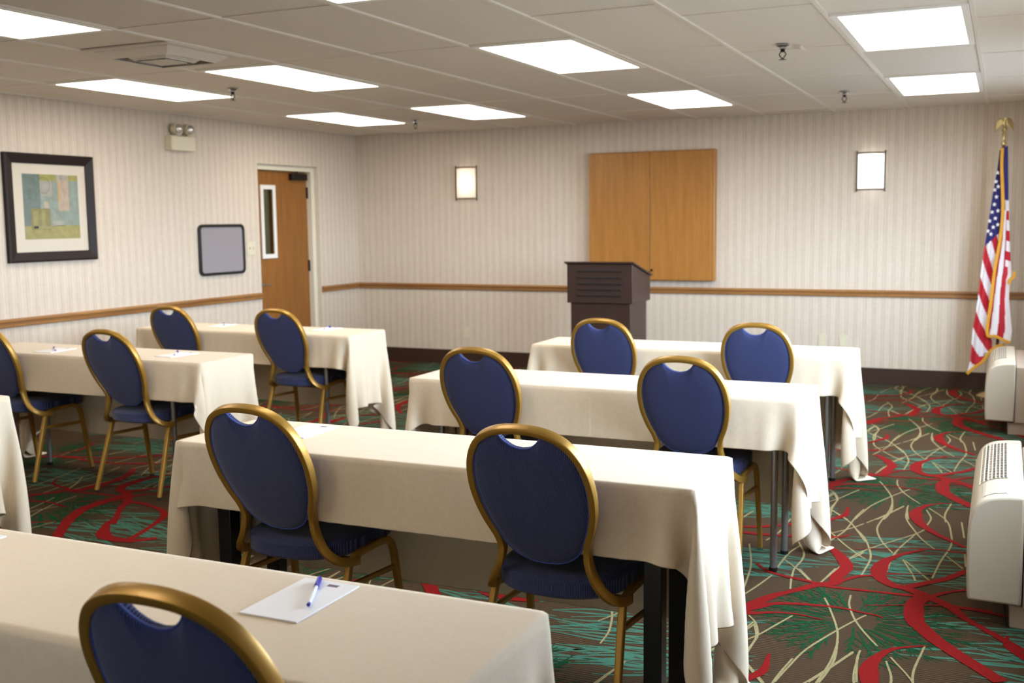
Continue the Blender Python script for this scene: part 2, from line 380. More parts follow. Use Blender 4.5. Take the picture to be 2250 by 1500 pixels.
def hatch(cx, cy, w, h, n, ang, m, z):
    for k in range(n):
        x = cx+rg.uniform(-w, w)*0.5; y = cy+rg.uniform(-h, h)*0.5; l = rg.uniform(18, 46); a = ang+rg.uniform(-0.34, 0.34)
        dx, dy = math.cos(a)*l/2, math.sin(a)*l/2; b = rg.uniform(-3, 3)
        ribbon(BUF, [(x-dx, y-dy), (x, y+b), (x+dx, y+dy)], [0.5, 1.5, 0.5], z, m)
burst(-46, 399, 9, 43, 44, 'y_green', 0.0010, 1.0, gaps=((1.5, 1.72), (4.5, 4.72)))
burst(-150, 500, 9, 40, 44, 'y_green', 0.0010, 1.0, gaps=((0.4, 0.6), (3.3, 3.5)))
hatch(-14, 482, 74, 62, 80, 0.05, 'y_teal', 0.0004)
hatch(-112, 352, 62, 62, 70, 0.25, 'y_teal', 0.0004)
hatch(-100, 455, 50, 34, 34, 0.1, 'y_teal', 0.0004)
hatch(-178, 380, 40, 50, 34, -0.1, 'y_teal', 0.0004)
hatch(-3, 395, 34, 40, 20, 0.2, 'y_teal', 0.0004)
quads = {}
for L, z, m in BUF:
    for a, b in zip(L[:-1], L[1:]): quads.setdefault((m, z), []).append((a[0], a[1], b[1], b[0]))
for (m, z), qs in quads.items():
    vs, fs = [], []
    Q = np.array(qs)
    for i in range(-3, 3):
        for j in range(-5, 4):
            A = Q+np.array([i*PX, j*PY])
            ok = (A[:, :, 0].min(1) > XL) & (A[:, :, 0].max(1) < XR) & (A[:, :, 1].min(1) > YB+2) & (A[:, :, 1].max(1) < YF)
            for q in A[ok]:
                o = len(vs); vs += [(x, y, z) for x, y in q]; fs.append((o+3, o+2, o+1, o))
    mb.add(vs, fs, M[m])
FLOOR = struct(mb, 'floor')

mb = MB(); mb.box(XL-0.3, XR+0.3, YB-0.2, YF+0.2, H+0.008, H+0.06, M['ceiling'])
k0, k1 = -10, 2
for k in range(k0, k1): 
    x = XB+k*TILE
    if XL < x < XR: mb.box(x-0.010, x+0.010, YB, YF, H-0.001, H+0.01, M['tee'])
PER = 1.2277
for k in range(k0, k1):
    xa, xb = max(XB+k*TILE+0.012, XL), min(XB+(k+1)*TILE-0.012, XR)
    if xb <= xa: continue
    off = {-1: 6.12, -2: 4.58, 1: 5.6}.get(k, YR)
    n = int((off-YB)/PER); y = off-n*PER
    while y < YF:
        mb.box(xa, xb, y-0.006, y+0.006, H+0.003, H+0.01, M['tee']); y += PER
struct(mb, 'ceiling')

def wall_box(name, boxes, m):
    mb = MB()
    for b in boxes: mb.box(*b)
    return struct(mb, name, m)
wall_box('wall_front', [(XL-0.3, XR+0.3, YF, YF+0.12, 0, H+0.008)], M['paper_x'])
wall_box('wall_back', [(XL-0.3, XR+0.3, YB-0.12, YB, 0, H+0.008)], M['paper_x'])
wall_box('wall_left', [(XL-0.3, XL, YB, DY0, 0, H+0.008), (XL-0.3, XL, DY1, YF, 0, H+0.008), (XL-0.3, XL, DY0, DY1, DZ, H+0.008)], M['paper_y'])
bx = []; y = YB
for (a, b) in WINDOWS:
    bx += [(XR, XR+WALL_T, y, a, 0, H+0.008), (XR, XR+WALL_T, a, b, 0, WZ0), (XR, XR+WALL_T, a, b, WZ1, H+0.008)]; y = b
bx.append((XR, XR+WALL_T, y, YF, 0, H+0.008)); wall_box('wall_right', bx, M['paper_y'])
for i, (a, b) in enumerate(WINDOWS):
    mb = MB(); x0, x1 = XR+0.12, XR+0.17; f = 0.05
    for q in ((a, b, WZ0, WZ0+f), (a, b, WZ1-f, WZ1), (a, a+f, WZ0+f, WZ1-f), (b-f, b, WZ0+f, WZ1-f), ((a+b)/2-f/2, (a+b)/2+f/2, WZ0+f, WZ1-f)):
        mb.box(x0, x1, q[0], q[1], q[2], q[3])
    w = struct(mb, 'window_%d' % (i+1), M['white'])  # the first one is the added rear opening
    mb = MB(); mb.box(XR+0.143, XR+0.147, a+f, b-f, WZ0+f, WZ1-f); mb.build('pane', M['window_glass'], w)
    mb = MB(); mb.box(XR-0.03, XR+0.12, a-0.03, b+0.03, WZ0-0.03, WZ0); mb.build('sill', M['white'], w)
# unseen paved ground added outside the windows, keeping low sky light off the ceiling
mb = MB(); mb.box(XR+WALL_T, XR+40, YB-30, YF+30, -.35, -.25); struct(mb, 'ground_outside', mat('asphalt', (92, 90, 86), 0.9))
# chair rail
def rail_profile(t=0.028):
    z0, z1 = RAIL0, RAIL1; h = z1-z0
    return [(0, z0), (t*0.55, z0), (t*0.8, z0+h*0.12), (t*0.8, z0+h*0.30), (t*0.45, z0+h*0.40), (t*0.40, z0+h*0.52), (t*0.95, z0+h*0.62), (t*1.0, z0+h*0.80), (t*0.8, z0+h), (0, z1)]
mb = MB(); mb.poly_prism([(YF-a, b) for a, b in rail_profile()], XL, XR, 'x', None); struct(mb, 'trim_1', M['rail_x'])
mb = MB(); mb.poly_prism([(XL+a, b) for a, b in rail_profile()], YB, DY0-0.012, 'y', None); struct(mb, 'trim_2', M['rail_y'])
mb = MB(); mb.poly_prism([(XL+a, b) for a, b in rail_profile()], DY1+0.012, YF-0.028, 'y', None); struct(mb, 'trim_3', M['rail_y'])
mb = MB(); mb.box(XL, XR, YF-0.008, YF, 0, 0.148); struct(mb, 'baseboard_front', M['base'])
mb = MB(); mb.box(XL, XL+0.008, YB, DY0-0.02, 0, 0.148); mb.box(XL, XL+0.008, DY1+0.02, YF-0.008, 0, 0.148); struct(mb, 'baseboard_left', M['base'])
mb = MB(); mb.box(XR-0.008, XR, YB, YF-0.008, 0, 0.148); struct(mb, 'baseboard_right', M['base'])

# door
xf = XL-0.10
mb = MB()   # steel frame set back in the wall opening
for q in ((DY0, DY0+0.055, 0, DZ), (DY1-0.055, DY1, 0, DZ), (DY0+0.055, DY1-0.055, DZ-0.05, DZ)):
    mb.box(XL-0.16, XL-0.045, *q)
door = struct(mb, 'door_1', M['cream_paint'], bevel=0.003)
ly0, ly1, lz1 = DY0+0.058, DY1-0.058, DZ-0.053
vy0, vy1, vz0, vz1 = 8.372, 8.542, 1.175, 1.815
mb = MB()
for q in ((ly0, vy0, 0.01, lz1), (vy1, ly1, 0.01, lz1), (vy0, vy1, 0.01, vz0), (vy0, vy1, vz1, lz1)): mb.box(xf-0.045, xf, *q)
mb.build('door_leaf', M['door_wood'], door)
mb = MB()
for q in ((vy0-0.03, vy0+0.012, vz0-0.03, vz1+0.03), (vy1-0.012, vy1+0.03, vz0-0.03, vz1+0.03), (vy0+0.012, vy1-0.012, vz0-0.03, vz0+0.012), (vy0+0.012, vy1-0.012, vz1-0.012, vz1+0.03)):
    mb.box(xf, xf+0.014, *q)
mb.build('lite_frame', M['white'], door, bevel=0.003)
mb = MB(); mb.box(xf-0.03, xf-0.022, vy0, vy1, vz0, vz1); mb.build('pane', M['lite_glass'], door)
mb = MB(); mb.box(xf, xf+0.006, ly0+0.008, ly0+0.066, 0.80, 1.07)
hp = mb.build('lock_plate', M['steel'], door, bevel=0.002)
mb = MB(); mb.lathe([(0.014, xf+0.006), (0.014, xf+0.05)], (0, ly0+0.04, 0.90), 14, axis='x')
mb.tube(catmull([(xf+0.045, ly0+0.04, 0.90), (xf+0.05, ly0+0.08, 0.902), (xf+0.048, ly0+0.15, 0.896)], 5), 0.009, 10)
mb.build('lever_handle', M['chrome'], hp, smooth=True)
for z in (0.25, 1.05, 1.78):
    mb = MB(); mb.box(xf-0.001, xf+0.005, ly1-0.012, ly1+0.030, z-0.055, z+0.055); mb.lathe([(0.008, z-0.056), (0.008, z+0.056)], (xf+0.008, ly1+0.003, 0), 10)
    mb.build('hinge', M['dark_metal'], door)
mb = MB(); mb.box(xf, xf+0.055, 8.80, 9.05, 1.90, 1.965)
cl = mb.build('closer_body', M['dark_metal'], door, bevel=0.006)
mb = MB(); mb.box(xf+0.02, xf+0.04, 8.90, 9.14, 1.985, 1.997); mb.lathe([(0.012, 1.965), (0.012, 1.99)], (xf+0.03, 8.91, 0), 12)
mb.build('closer_arm', M['dark_metal'], cl)
wall_box('wall_corridor', [(XL-1.9, XL-1.8, 6.9, 10.3, 0, H), (XL-1.8, XL-.3, 6.9, 7.0, 0, H), (XL-1.8, XL-.3, 10.2, 10.3, 0, H)], M['corridor'])
wall_box('ceiling_corridor', [(XL-1.9, XL-.3, 6.9, 10.3, H, H+.05)], M['ceiling'])  # ceiling and end walls added to keep sky light off the door glass
wall_box('floor_corridor', [(XL-1.9, XL-.3, 6.9, 10.3, -.05, 0)], M['base'])
# unseen fill light added beyond the door keeps the vision panel from going black
ld = bpy.data.lights.new('corridor_fill', 'AREA'); ld.size = 0.8; ld.energy = 2.5; ld.color = (1, 0.93, 0.8)
lo = bpy.data.objects.new('corridor_fill', ld); COL.objects.link(lo); lo.location = (XL-1.1, 8.6, 2.36); lo['kind'] = 'helper'

# ------------------------------------------------------------------ ceiling lights
YROWS = [YR-2*PER*k for k in (1,)]
spots = [(k, YR, n) for k, n in ((0, 'by the window wall'), (-3, 'in the middle of the room'), (-6, 'left of centre'), (-8, 'nearest the left wall'))]
spots += [(k, YR+2*PER, n) for k, n in ((0, 'f'), (-3, 'f'), (-6, 'f'), (-8, 'f'))]
spots += [(k, y, 'b') for y in YROWS for k in (-3, -6)]+[(-3, YR-4*PER, 'b'), (-6, YR-4*PER, 'b')]  # last two panels are out of view, added to brighten the near tables
NAMES = {
 (0, YR): 'big lit ceiling panel over the right aisle, next to the nearer sprinkler',
 (-3, YR): 'large lit ceiling panel over the middle tables, in line with the wooden wall cabinet',
 (-6, YR): 'lit ceiling panel beside the square air vent, next to a sprinkler',
 (-8, YR): 'lit ceiling panel closest to the emergency light on the left wall',
 (0, YR+2*PER): 'lit ceiling panel closest to the flag',
 (-3, YR+2*PER): 'lit ceiling panel just in front of the wooden wall cabinet',
 (-6, YR+2*PER): 'small distant lit ceiling panel in front of the warm wall sconce',
 (-8, YR+2*PER): 'distant lit ceiling panel in front of the door corner',
 (-6, YROWS[0]): 'lit ceiling panel cut off at the upper left, before the air vent',
 (-3, YROWS[0]): 'sliver of lit ceiling panel cut off by the top edge of the view'}
proto = None
for k, y, _ in spots:
    x = XB+(k+0.5)*TILE
    lab = NAMES.get((k, y), 'unseen lit ceiling panel added to brighten the near tables')
    if proto is None:
        t = proto = thing('ceiling_light', lab, 'ceiling light', (x, y+TILE, H), 0, 'lit ceiling panels')
        mb = MB(); a, b, c = TILE/2-0.012, TILE-0.012, 0.045
        i_, j_ = TILE/2-c, TILE-c
        mb.box(-a, a, -b, -j_, -0.003, 0.006); mb.box(-a, a, j_, b, -0.003, 0.006); mb.box(-a, -i_, -j_, j_, -0.003, 0.006); mb.box(i_, a, -j_, j_, -0.003, 0.006)
        mb.build('frame', M['white'], t)
        mb = MB(); mb.box(-i_, i_, -j_, j_, -0.0015, 0.006); mb.build('diffuser', M['diffuser'], t)
    else:
        t = copy_tree(proto); t.location = (x, y+TILE, H); t['label'] = lab

# sprinklers
def sprinkler(x, y, label):
    t = thing('sprinkler', label, 'sprinkler', (x, y, H), 0, 'ceiling sprinklers')
    mb = MB(); mb.lathe([(0.036, 0.002), (0.036, -0.003), (0.018, -0.012), (0.018, -0.02)], seg=18); mb.build('escutcheon', M['chrome'], t, smooth=True)
    mb = MB(); mb.lathe([(0.011, -0.018), (0.013, -0.03), (0.009, -0.036)], seg=12)
    for s in (-1, 1): mb.tube(catmull([(0.009*s, 0, -0.034), (0.017*s, 0, -0.048), (0.004*s, 0, -0.068)], 4), 0.003, 6)
    mb.lathe([(0.004, -0.066), (0.006, -0.072), (0.021, -0.074), (0.021, -0.0755)], seg=14)
    mb.build('spray_head', M['dark_metal'], t, smooth=True)
    return t
sprinkler(-1.11, 5.93, 'sprinkler hanging near the large lit panel of the right aisle')
sprinkler(-1.11, 8.36, 'sprinkler hanging before the white wall sconce')
sprinkler(-4.80, 5.98, 'sprinkler at the tip of the long lit panel beside the vent')
sprinkler(-4.88, 8.62, 'far sprinkler between the two distant lit panels')
t = thing('sprinkler_bracket', 'short metal bracket strip on the ceiling next to the nearer right sprinkler', 'bracket', (-1.03, 6.0, H))
mb = MB(); mb.box(-0.008, 0.008, -0.02, 0.16, -0.006, 0); mb.build('strip', M['tee'], t)

# air vent
t = thing('ceiling_vent', 'square ceiling air diffuser with angled vanes, matching the beige ceiling', 'vent', (XB-5.5*TILE, 4.585, H))
mb = MB(); a, b = 0.292, 0.25
for q in ((-a, a, -a, -b), (-a, a, b, a), (-a, -b, -b, b), (b, a, -b, b)): mb.box(q[0], q[1], q[2], q[3], -0.004, 0.004)
mb.build('frame', M['ceiling'], t)
mb = MB(); mb.box(-b, b, -b, b, 0.002, 0.006); mb.build('throat', M['lectern_slot'], t)
def vane(ro, ri, zo, zi, m):
    mb = MB(); vs = []
    for r, z in ((ro, zo), (ri, zi), (ri, zi+0.003), (ro, zo+0.003)): vs += [(-r, -r, z), (r, -r, z), (r, r, z), (-r, r, z)]
    fs = [(L*4+i, L*4+(i+1) % 4, ((L+1) % 4)*4+(i+1) % 4, ((L+1) % 4)*4+i) for L in range(4) for i in range(4)]
    mb.add(vs, fs); mb.build('vane', m, t)
vane(0.24, 0.19, -0.004, -0.040, M['ceiling']); vane(0.165, 0.11, -0.002, -0.044, M['ceiling']); 
mb = MB(); mb.box(-0.085, 0.085, -0.085, 0.085, -0.046, -0.042); mb.build('centre_plate', M['ceiling'], t)

# ------------------------------------------------------------------ banquet chair
def make_chair():
    t = thing('banquet_chair', '', 'chair')
    br = M['brass']
    half = [(.212, .165, .385), (.208, .12, .390), (.195, .075, .405), (.173, .047, .435), (.150, .040, .475), (.137, .037, .515), (.135, .034, .545), (.142, .020, .580),
            (.160, .002, .622), (.174, -.018, .668), (.1805, -.036, .710), (.182, -.053, .750), (.175, -.075, .802), (.156, -.095, .850), (.123, -.112, .889), (.070, -.122, .913)]
    full = half+[(0, -.125, .920)]+[(-x, y, z) for x, y, z in reversed(half)]
    path = catmull(full, 5)
    ref = []
    for x, y, z in path:
        w = min(1, max(0, (z-0.42)/0.10)); nrm = Vector((0, -1, -.43)).lerp(Vector((0, -.5, -1)), 1-w); ref.append(tuple(nrm.normalized()))
    mb = MB(); mb.sweep(path, rrect(0.020, 0.029, 0.0035, 2), ref); mb.build('back_frame', br, t, smooth=True)
    # upholstered back
    zc = .710; side = [(0, .500), (.046, .505), (.086, .523), (.112, .548), (.129, .580), (.149, .628), (.163, .680), (.1695, .748), (.1625, .800), (.147, .848), (.117, .883), (.089, .898), (.066, .905)]
    sd = catmull(side, 4); nt_ = catmull([(.066, .905), (.050, .885), (.026, .869), (0, .864)], 3)[1:]
    hf = [(x, z-zc) for x, z in sd+nt_]; out = hf+[(-x, z) for x, z in hf[-2:0:-1]]
    ln = Vector((0, -.433, 1)); nn = Vector((0, 1, .433)).normalized(); c0 = Vector((0, -.0365, zc))
    def mp(u, w, h):
        p = c0+Vector((1, 0, 0))*u+ln*w+nn*h; return tuple(p)
    mb = MB(); mb.cushion(out, mp, .017, rings=9, pw=5); bp = mb.build('backrest', M['blue'], t, smooth=True)
    mb = MB(); rim = [mp(u*1.003, w*1.003, -.006) for u, w in out]
    mb.sweep(rim, [(.0028*math.cos(a*PI/3), .0028*math.sin(a*PI/3)) for a in range(6)], tuple(nn), closed=True)
    mb.build('piping', M['blue_piping'], bp, smooth='all')
    # seat
    out = []; n = 72
    for k in range(n):
        a = 2*PI*k/n; c, s = math.cos(a), math.sin(a); e = .62 if s > 0 else .78
        out.append((.205*abs(c)**e*(1 if c > 0 else -1), (.235 if s > 0 else .232)*abs(s)**e*(1 if s > 0 else -1)))
    mb = MB(); mb.cushion(out, lambda u, w, h: (u, .252+w, .432+h), .040, rings=8, pw=4, edge=.5)
    mb.build('seat', M['blue'], t, smooth=True)
    mb = MB(); mb.box(-.15, .15, .12, .42, .388, .398); mb.build('seat_pan', M['dark_metal'], t)
    pf = rrect(0.025, 0.021, 0.005)
    for s in (-1, 1):
        mb = MB(); mb.sweep(catmull([(.207*s, .112, .350), (.206*s, .125, .382), (.207*s, .165, .402), (.210*s, .25, .410), (.212*s, .325, .408), (.214*s, .36, .390), (.216*s, .375, .355)], 5), pf, (1, 0, 0))
        mb.build('side_rail', br, t, smooth=True)
        mb = MB(); mb.sweep([(.2090*s, .100, .312), (.217*s, .381, .300)], rrect(.018, .015, .004), (1, 0, 0)); mb.build('side_brace', br, t, smooth=True)
        for nm, p0, p1 in (('rear', (.207*s, .113, .355), (.226*s, -.002, .012)), ('front', (.216*s, .374, .360), (.226*s, .43, .012))):
            mb = MB(); a, b = Vector(p0), Vector(p1)
            mb.sweep([tuple(a.lerp(b, q/4)) for q in range(5)], rrect(.026, .022, .005), (1, 0, 0), scale=[1, .97, .92, .87, .82])
            lg = mb.build('leg', br, t, smooth=True)
            mb = MB(); mb.lathe([(.010, .0), (.012, .003), (.011, .014)], (p1[0], p1[1], 0), 12); mb.build('glide', M['chrome'], lg, smooth=True)
    mb = MB(); mb.sweep([(-.207, .15, .388), (.207, .15, .388)], rrect(.016, .016, .004), (0, 0, 1)); mb.build('cross_bar', br, t, smooth=True)
    return t
CH = make_chair(); used = False
CHAIRS = [
 ((-1.136, 1.302), 0, 'nearest banquet chair, only its gold hoop and blue back top rising over the closest table'),
 ((-1.170, 2.725), 0, 'blue oval-back chair at the right place of the second right table, whole seat seen'),
 ((-2.098, 2.725), 0, 'blue oval-back chair at the left place of the second right table'),
 ((-2.097, 4.285), 0, 'blue oval-back chair at the left place of the third right table, seat hidden'),
 ((-1.172, 4.283), 0, 'blue oval-back chair beside the steel leg of the third right table'),
 ((-2.040, 5.747), 0, 'blue oval-back chair directly in front of the dark lectern'),
 ((-1.176, 5.745), 0, 'blue oval-back chair at the right place of the farthest right table'),
 ((-5.270, 4.375), 0, 'blue oval-back chair cut off by the left edge of the view'),
 ((-4.340, 4.375), 0, 'blue oval-back chair at the right place of the middle left table, all gold legs visible'),
 ((-5.180, 5.787), 0, 'blue oval-back chair in the far left row below the wooden wall rail'),
 ((-4.290, 5.787), 0, 'blue oval-back chair in the far left row, its hoop against the wooden door'),
]
ROT = [0, -2, -1, 0, 0, 0, 1, 0, 0, 0, 0]
for i, ((x, y), _, lab) in enumerate(CHAIRS):
    c = CH if i == 0 else copy_tree(CH)
    c.location = (x, y, 0); c.rotation_euler = (0, 0, math.radians(ROT[i])); c['label'] = lab; c['group'] = 'blue oval-back banquet chairs'
    if i == 0: first = c
first.scale = (1, 1, 1.015)

# ------------------------------------------------------------------ tables
TABLES = [   # x0, x1, y0, y1, leg style, leg inset, label, cloth label
 (-2.575, -.750, 1.345, 1.800, 'black', .15, 'covered training table closest to the camera'),
 (-2.545, -.735, 2.785, 3.235, 'black', .15, 'training table with black square legs under the second right cloth'),
 (-2.530, -.715, 4.345, 4.790, 'steel', .13, 'training table with round steel legs under the third right cloth'),
 (-2.535, -.715, 5.805, 6.240, 'steel', .13, 'training table hidden under the farthest right cloth'),
 (-5.730, -3.905, 2.835, 3.290, 'steel', .27, 'training table mostly outside the left edge, under the sliver of cloth'),
 (-5.665, -3.840, 4.435, 4.880, 'steel', .30, 'training table with grey legs under the middle left cloth'),
 (-5.645, -3.835, 5.845, 6.300, 'steel', .26, 'training table with one steel leg showing under the far left cloth'),
]
CLOTHL = ['ivory tablecloth on the closest table, under the notepad with the blue pen',
 'ivory tablecloth on the second right table, its corner bunched beside a black leg',
 'ivory tablecloth on the third right table, its corner hanging in folds by a steel leg',
 'ivory tablecloth on the farthest right table, before the lectern',
 'sliver of ivory tablecloth at the left edge of the view',
 'ivory tablecloth on the middle left table, with two notepads on it',
 'ivory tablecloth on the far left table, below the wooden door']
TOP = .745
for x0, x1, y0, y1, st, ins, lab in TABLES:
    cx = (x0+x1)/2; t = thing('training_table', lab, 'table', (cx, (y0+y1)/2, 0), 0, 'covered training tables')
    hx, hy = (x1-x0)/2-.012, (y1-y0)/2-.012
    mb = MB(); mb.box(-hx, hx, -hy, hy, TOP-.028, TOP-.002); mb.build('tabletop', M['laminate'], t, bevel=.008)
    for sx in (-1, 1):
        for sy in (-1, 1):
            lx, ly = sx*(hx-ins+.02), sy*(hy-.085)
            mb = MB()
            if st == 'black': mb.box(lx-.027, lx+.027, ly-.027, ly+.027, 0, TOP-.028); lg = mb.build('leg', M['black_metal'], t, bevel=.004)
            else:
                mb.lathe([(.0145, .012), (.0145, TOP-.028)], (lx, ly, 0), 16); lg = mb.build('leg', M['steel'], t, smooth=True)
                mb = MB(); mb.lathe([(.017, 0), (.018, .004), (.018, .018)], (lx, ly, 0), 16); mb.build('foot_cap', M['black_metal'], lg, smooth=True)
        mb = MB(); mb.box(sx*(hx-ins+.02)-.012, sx*(hx-ins+.02)+.012, -hy+.10, hy-.10, TOP-.058, TOP-.032); mb.build('apron_bar', M['black_metal'], t)

# ---- draped cloths: a small cloth solver, all seven at once
def drape():
    K = len(TABLES); hx = hy = .0300; NE, NW, NN, NF, ND = 15, 61, 7, 17, 15     # segments: ends, width, near drop, far drop, depth
    NX, NY = 2*NE+NW+1, NN+NF+ND+1
    rs = np.random.RandomState(11)
    P = np.zeros((K, NX, NY, 3))
    for k, T in enumerate(TABLES):
        xs = np.concatenate([T[0]-hx*np.arange(NE, 0, -1), np.linspace(T[0], T[1], NW+1), T[1]+hx*np.arange(1, NE+1)])
        ys = np.concatenate([T[2]-hy*np.arange(NN, 0, -1), np.linspace(T[2], T[3], ND+1), T[3]+hy*np.arange(1, NF+1)])
        P[k, :, :, 0] = xs[:, None]; P[k, :, :, 1] = ys[None, :]
    P[..., 2] = TOP+.006
    B0 = np.array([[T[0]-.001, T[2]-.001, TOP-.05] for T in TABLES]); B1 = np.array([[T[1]+.001, T[3]+.001, TOP+.003] for T in TABLES])
    C = ((B0+B1)/2)[:, None, None, :]; Hf = ((B1-B0)/2)[:, None, None, :]; R = .008
    wind = np.zeros_like(P)
    for k in range(K):     # uneven tugs so that every corner falls into its own folds
        for q in range(14):
            cx = rs.uniform(P[k, 0, 0, 0], P[k, -1, 0, 0]) if q > 5 else (P[k, 0, 0, 0]+.2 if q % 2 else P[k, -1, 0, 0]-.2)
            cy = rs.uniform(P[k, 0, 0, 1], P[k, 0, -1, 1])
            g = np.exp(-((P[k, :, :, 0]-cx)**2+(P[k, :, :, 1]-cy)**2)/.018)
            wind[k, :, :, 0] += g*rs.normal(0, 1.6); wind[k, :, :, 1] += g*rs.normal(0, 1.6)
    pin = np.ones((K, NX, NY), bool)      # the part lying flat on the table top keeps its place
    for k, T in enumerate(TABLES):
        pin[k] = (P[k, :, :, 0] > T[0]-.002) & (P[k, :, :, 0] < T[1]+.002) & (P[k, :, :, 1] > T[2]-.002) & (P[k, :, :, 1] < T[3]+.002)
    P[..., 2] = np.where(pin, TOP+.0035, P[..., 2]); REST = P.copy(); pin = pin[..., None]
    P += rs.normal(0, .0006, P.shape)
    V = np.zeros_like(P); dt = 1/60.; ITER = 9; STEPS = 250
    dg = math.hypot(hx, hy)
    def pair(a, b, rest, k):
        d = b-a; L = np.sqrt((d*d).sum(-1, keepdims=True))+1e-9; d *= (L-rest)/L*k; return d
    def gs(a, b, rest, k=1.0):
        d = pair(a, b, rest, .5*k); a += d; b -= d
    for st in range(STEPS):
        f = wind*max(0, 1-st/90.)*(1 if st > 8 else 0)
        V[..., 2] -= 9.8*dt; V += f*dt; V *= .98 if st < 150 else .94
        Q = P.copy(); P += V*dt
        for it in range(ITER):
            for o in (0, 1):
                n = (NX-o)//2; gs(P[:, o:o+2*n:2], P[:, o+1:o+1+2*n:2], hx)
                n = (NY-o)//2; gs(P[:, :, o:o+2*n:2], P[:, :, o+1:o+1+2*n:2], hy)
            if it % 2 == 0:
                for o in (0, 1):
                    n = (NX-o)//2
                    gs(P[:, o:o+2*n:2, :-1], P[:, o+1:o+1+2*n:2, 1:], dg, .22)
                    gs(P[:, o:o+2*n:2, 1:], P[:, o+1:o+1+2*n:2, :-1], dg, .22)
                d = pair(P[:, :-2], P[:, 2:], 2*hx, .035); P[:, :-2] += d; P[:, 2:] -= d
                d = pair(P[:, :, :-2], P[:, :, 2:], 2*hy, .035); P[:, :, :-2] += d; P[:, :, 2:] -= d
            # table slab
            r = P-C; sg = np.sign(r); q = np.abs(r)-(Hf-R)
            qp = np.maximum(q, 0); L = np.sqrt((qp*qp).sum(-1, keepdims=True))
            mx = q.max(-1, keepdims=True); sd = L+np.minimum(mx, 0)-R
            nrm = np.where(L > 1e-9, sg*qp/(L+1e-12), sg*(q >= mx-1e-12))
            hit = sd < 0
            P -= np.where(hit, nrm*sd, 0)
            np.maximum(P[..., 2], .006, out=P[..., 2])
            np.copyto(P, REST, where=pin)
        top = (hit[..., 0]) & (nrm[..., 2] > .6)
        P[..., 0] = np.where(top, Q[..., 0]+(P[..., 0]-Q[..., 0])*.12, P[..., 0])
        P[..., 1] = np.where(top, Q[..., 1]+(P[..., 1]-Q[..., 1])*.12, P[..., 1])
        V = (P-Q)/dt
        sp = np.sqrt((V*V).sum(-1, keepdims=True)); V *= np.minimum(1, 3.0/(sp+1e-9))
    return P
CL = drape()
for k, T in enumerate(TABLES):
    cx, cy = (T[0]+T[1])/2, (T[2]+T[3])/2
    nx, ny = CL.shape[1:3]; mb = MB()
    vs = (CL[k]-np.array([cx, cy, 0])).transpose(1, 0, 2).reshape(-1, 3).tolist()
    mb.add(vs, [(j*nx+i, j*nx+i+1, (j+1)*nx+i+1, (j+1)*nx+i) for j in range(ny-1) for i in range(nx-1)])
    o = mb.build('tablecloth', M['linen'], None, smooth='all', loc=(cx, cy, 0))
    i0, i1, j0, j1 = 15, 15+61, 7, 7+15          # the table's edges give the cloth a firm fold
    rim = set(j*nx+i for i in range(i0, i1+1) for j in (j0, j1)) | set(j*nx+i for j in range(j0, j1+1) for i in (i0, i1))
    cr = o.data.attributes.new('crease_edge', 'FLOAT', 'EDGE')
    for e in o.data.edges:
        a_, b_ = e.vertices
        if a_ in rim and b_ in rim: cr.data[e.index].value = .55
    so = o.modifiers.new('thickness', 'SOLIDIFY'); so.thickness = .0016; so.offset = 0
    ss = o.modifiers.new('smooth', 'SUBSURF'); ss.levels = 1; ss.render_levels = 1
    tag(o, CLOTHL[k], 'tablecloth', 'ivory tablecloths')
CLOTH_Z = TOP+.0045

# notepads and pens
PADS = [((-1.2225, 1.668), 0, 'white notepad under the blue pen on the closest table'),
        ((-2.190, 1.645), 0, 'white notepad half cut off by the left edge on the closest table'),
        ((-2.215, 3.085), 0, 'white notepad without a pen, behind the second right table chair'),
        ((-5.075, 4.605), 6, 'white notepad at the left place of the middle left table'),
        ((-4.220, 4.680), -6, 'white notepad at the right place of the middle left table'),
        ((-5.125, 6.160), 4, 'white notepad on the far left table, next to the leftmost chair'),
        ((-4.230, 6.170), 0, 'white notepad on the far left table, in front of the door')]
for (x, y), rz, lab in PADS:
    t = thing('notepad', lab, 'notepad', (x, y, CLOTH_Z), math.radians(rz), 'white notepads')
    mb = MB(); mb.box(-.066, .066, -.107, .107, 0, .0035); p = mb.build('paper_block', M['paper'], t, bevel=.0006)
    mb = MB(); mb.box(.005, .03, .078, .090, .0036, .0038); mb.build('printed_mark', M['ink'], t)
def pen():
    t = thing('ballpoint_pen', '', 'pen')
    mb = MB(); mb.tube([(0, -.052, .0055), (0, .035, .0055)], .0042, 12); mb.tube([(0, -.063, .0055), (0, -.052, .0055)], .0042, 12, scale=[.45, 1]); mb.build('barrel', M['pen_white'], t, smooth=True)
    mb = MB(); mb.tube([(0, -.070, .0055), (0, -.062, .0055)], .0040, 12, scale=[.9, .9]); mb.build('tip', M['pen_blue'], t, smooth=True)
    mb = MB(); mb.tube([(0, .030, .0055), (0, .078, .0055), (0, .082, .0055)], .0054, 12, scale=[1, 1, .6]); cp = mb.build('cap', M['pen_blue'], t, smooth=True)
    mb = MB(); mb.sweep(catmull([(0, .076, .0105), (0, .066, .0145), (0, .028, .0125)], 4), rrect(.0045, .0018, .0008, 2), (0, 0, 1)); mb.build('clip', M['pen_blue'], cp, smooth=True)
    return t
PENS = [((-1.210, 1.693), .46, 'blue capped white pen on the notepad closest to the camera'),
        ((-5.073, 4.600), .9, 'pen on the notepad at the left place of the middle left table'),
        ((-4.228, 4.680), .6, 'pen on the notepad at the right place of the middle left table'),
        ((-5.115, 6.170), .7, 'pen on the far left table notepad next to the leftmost chair'),
        ((-4.232, 6.180), .3, 'pen on the far left table notepad in front of the door')]
PN = pen()
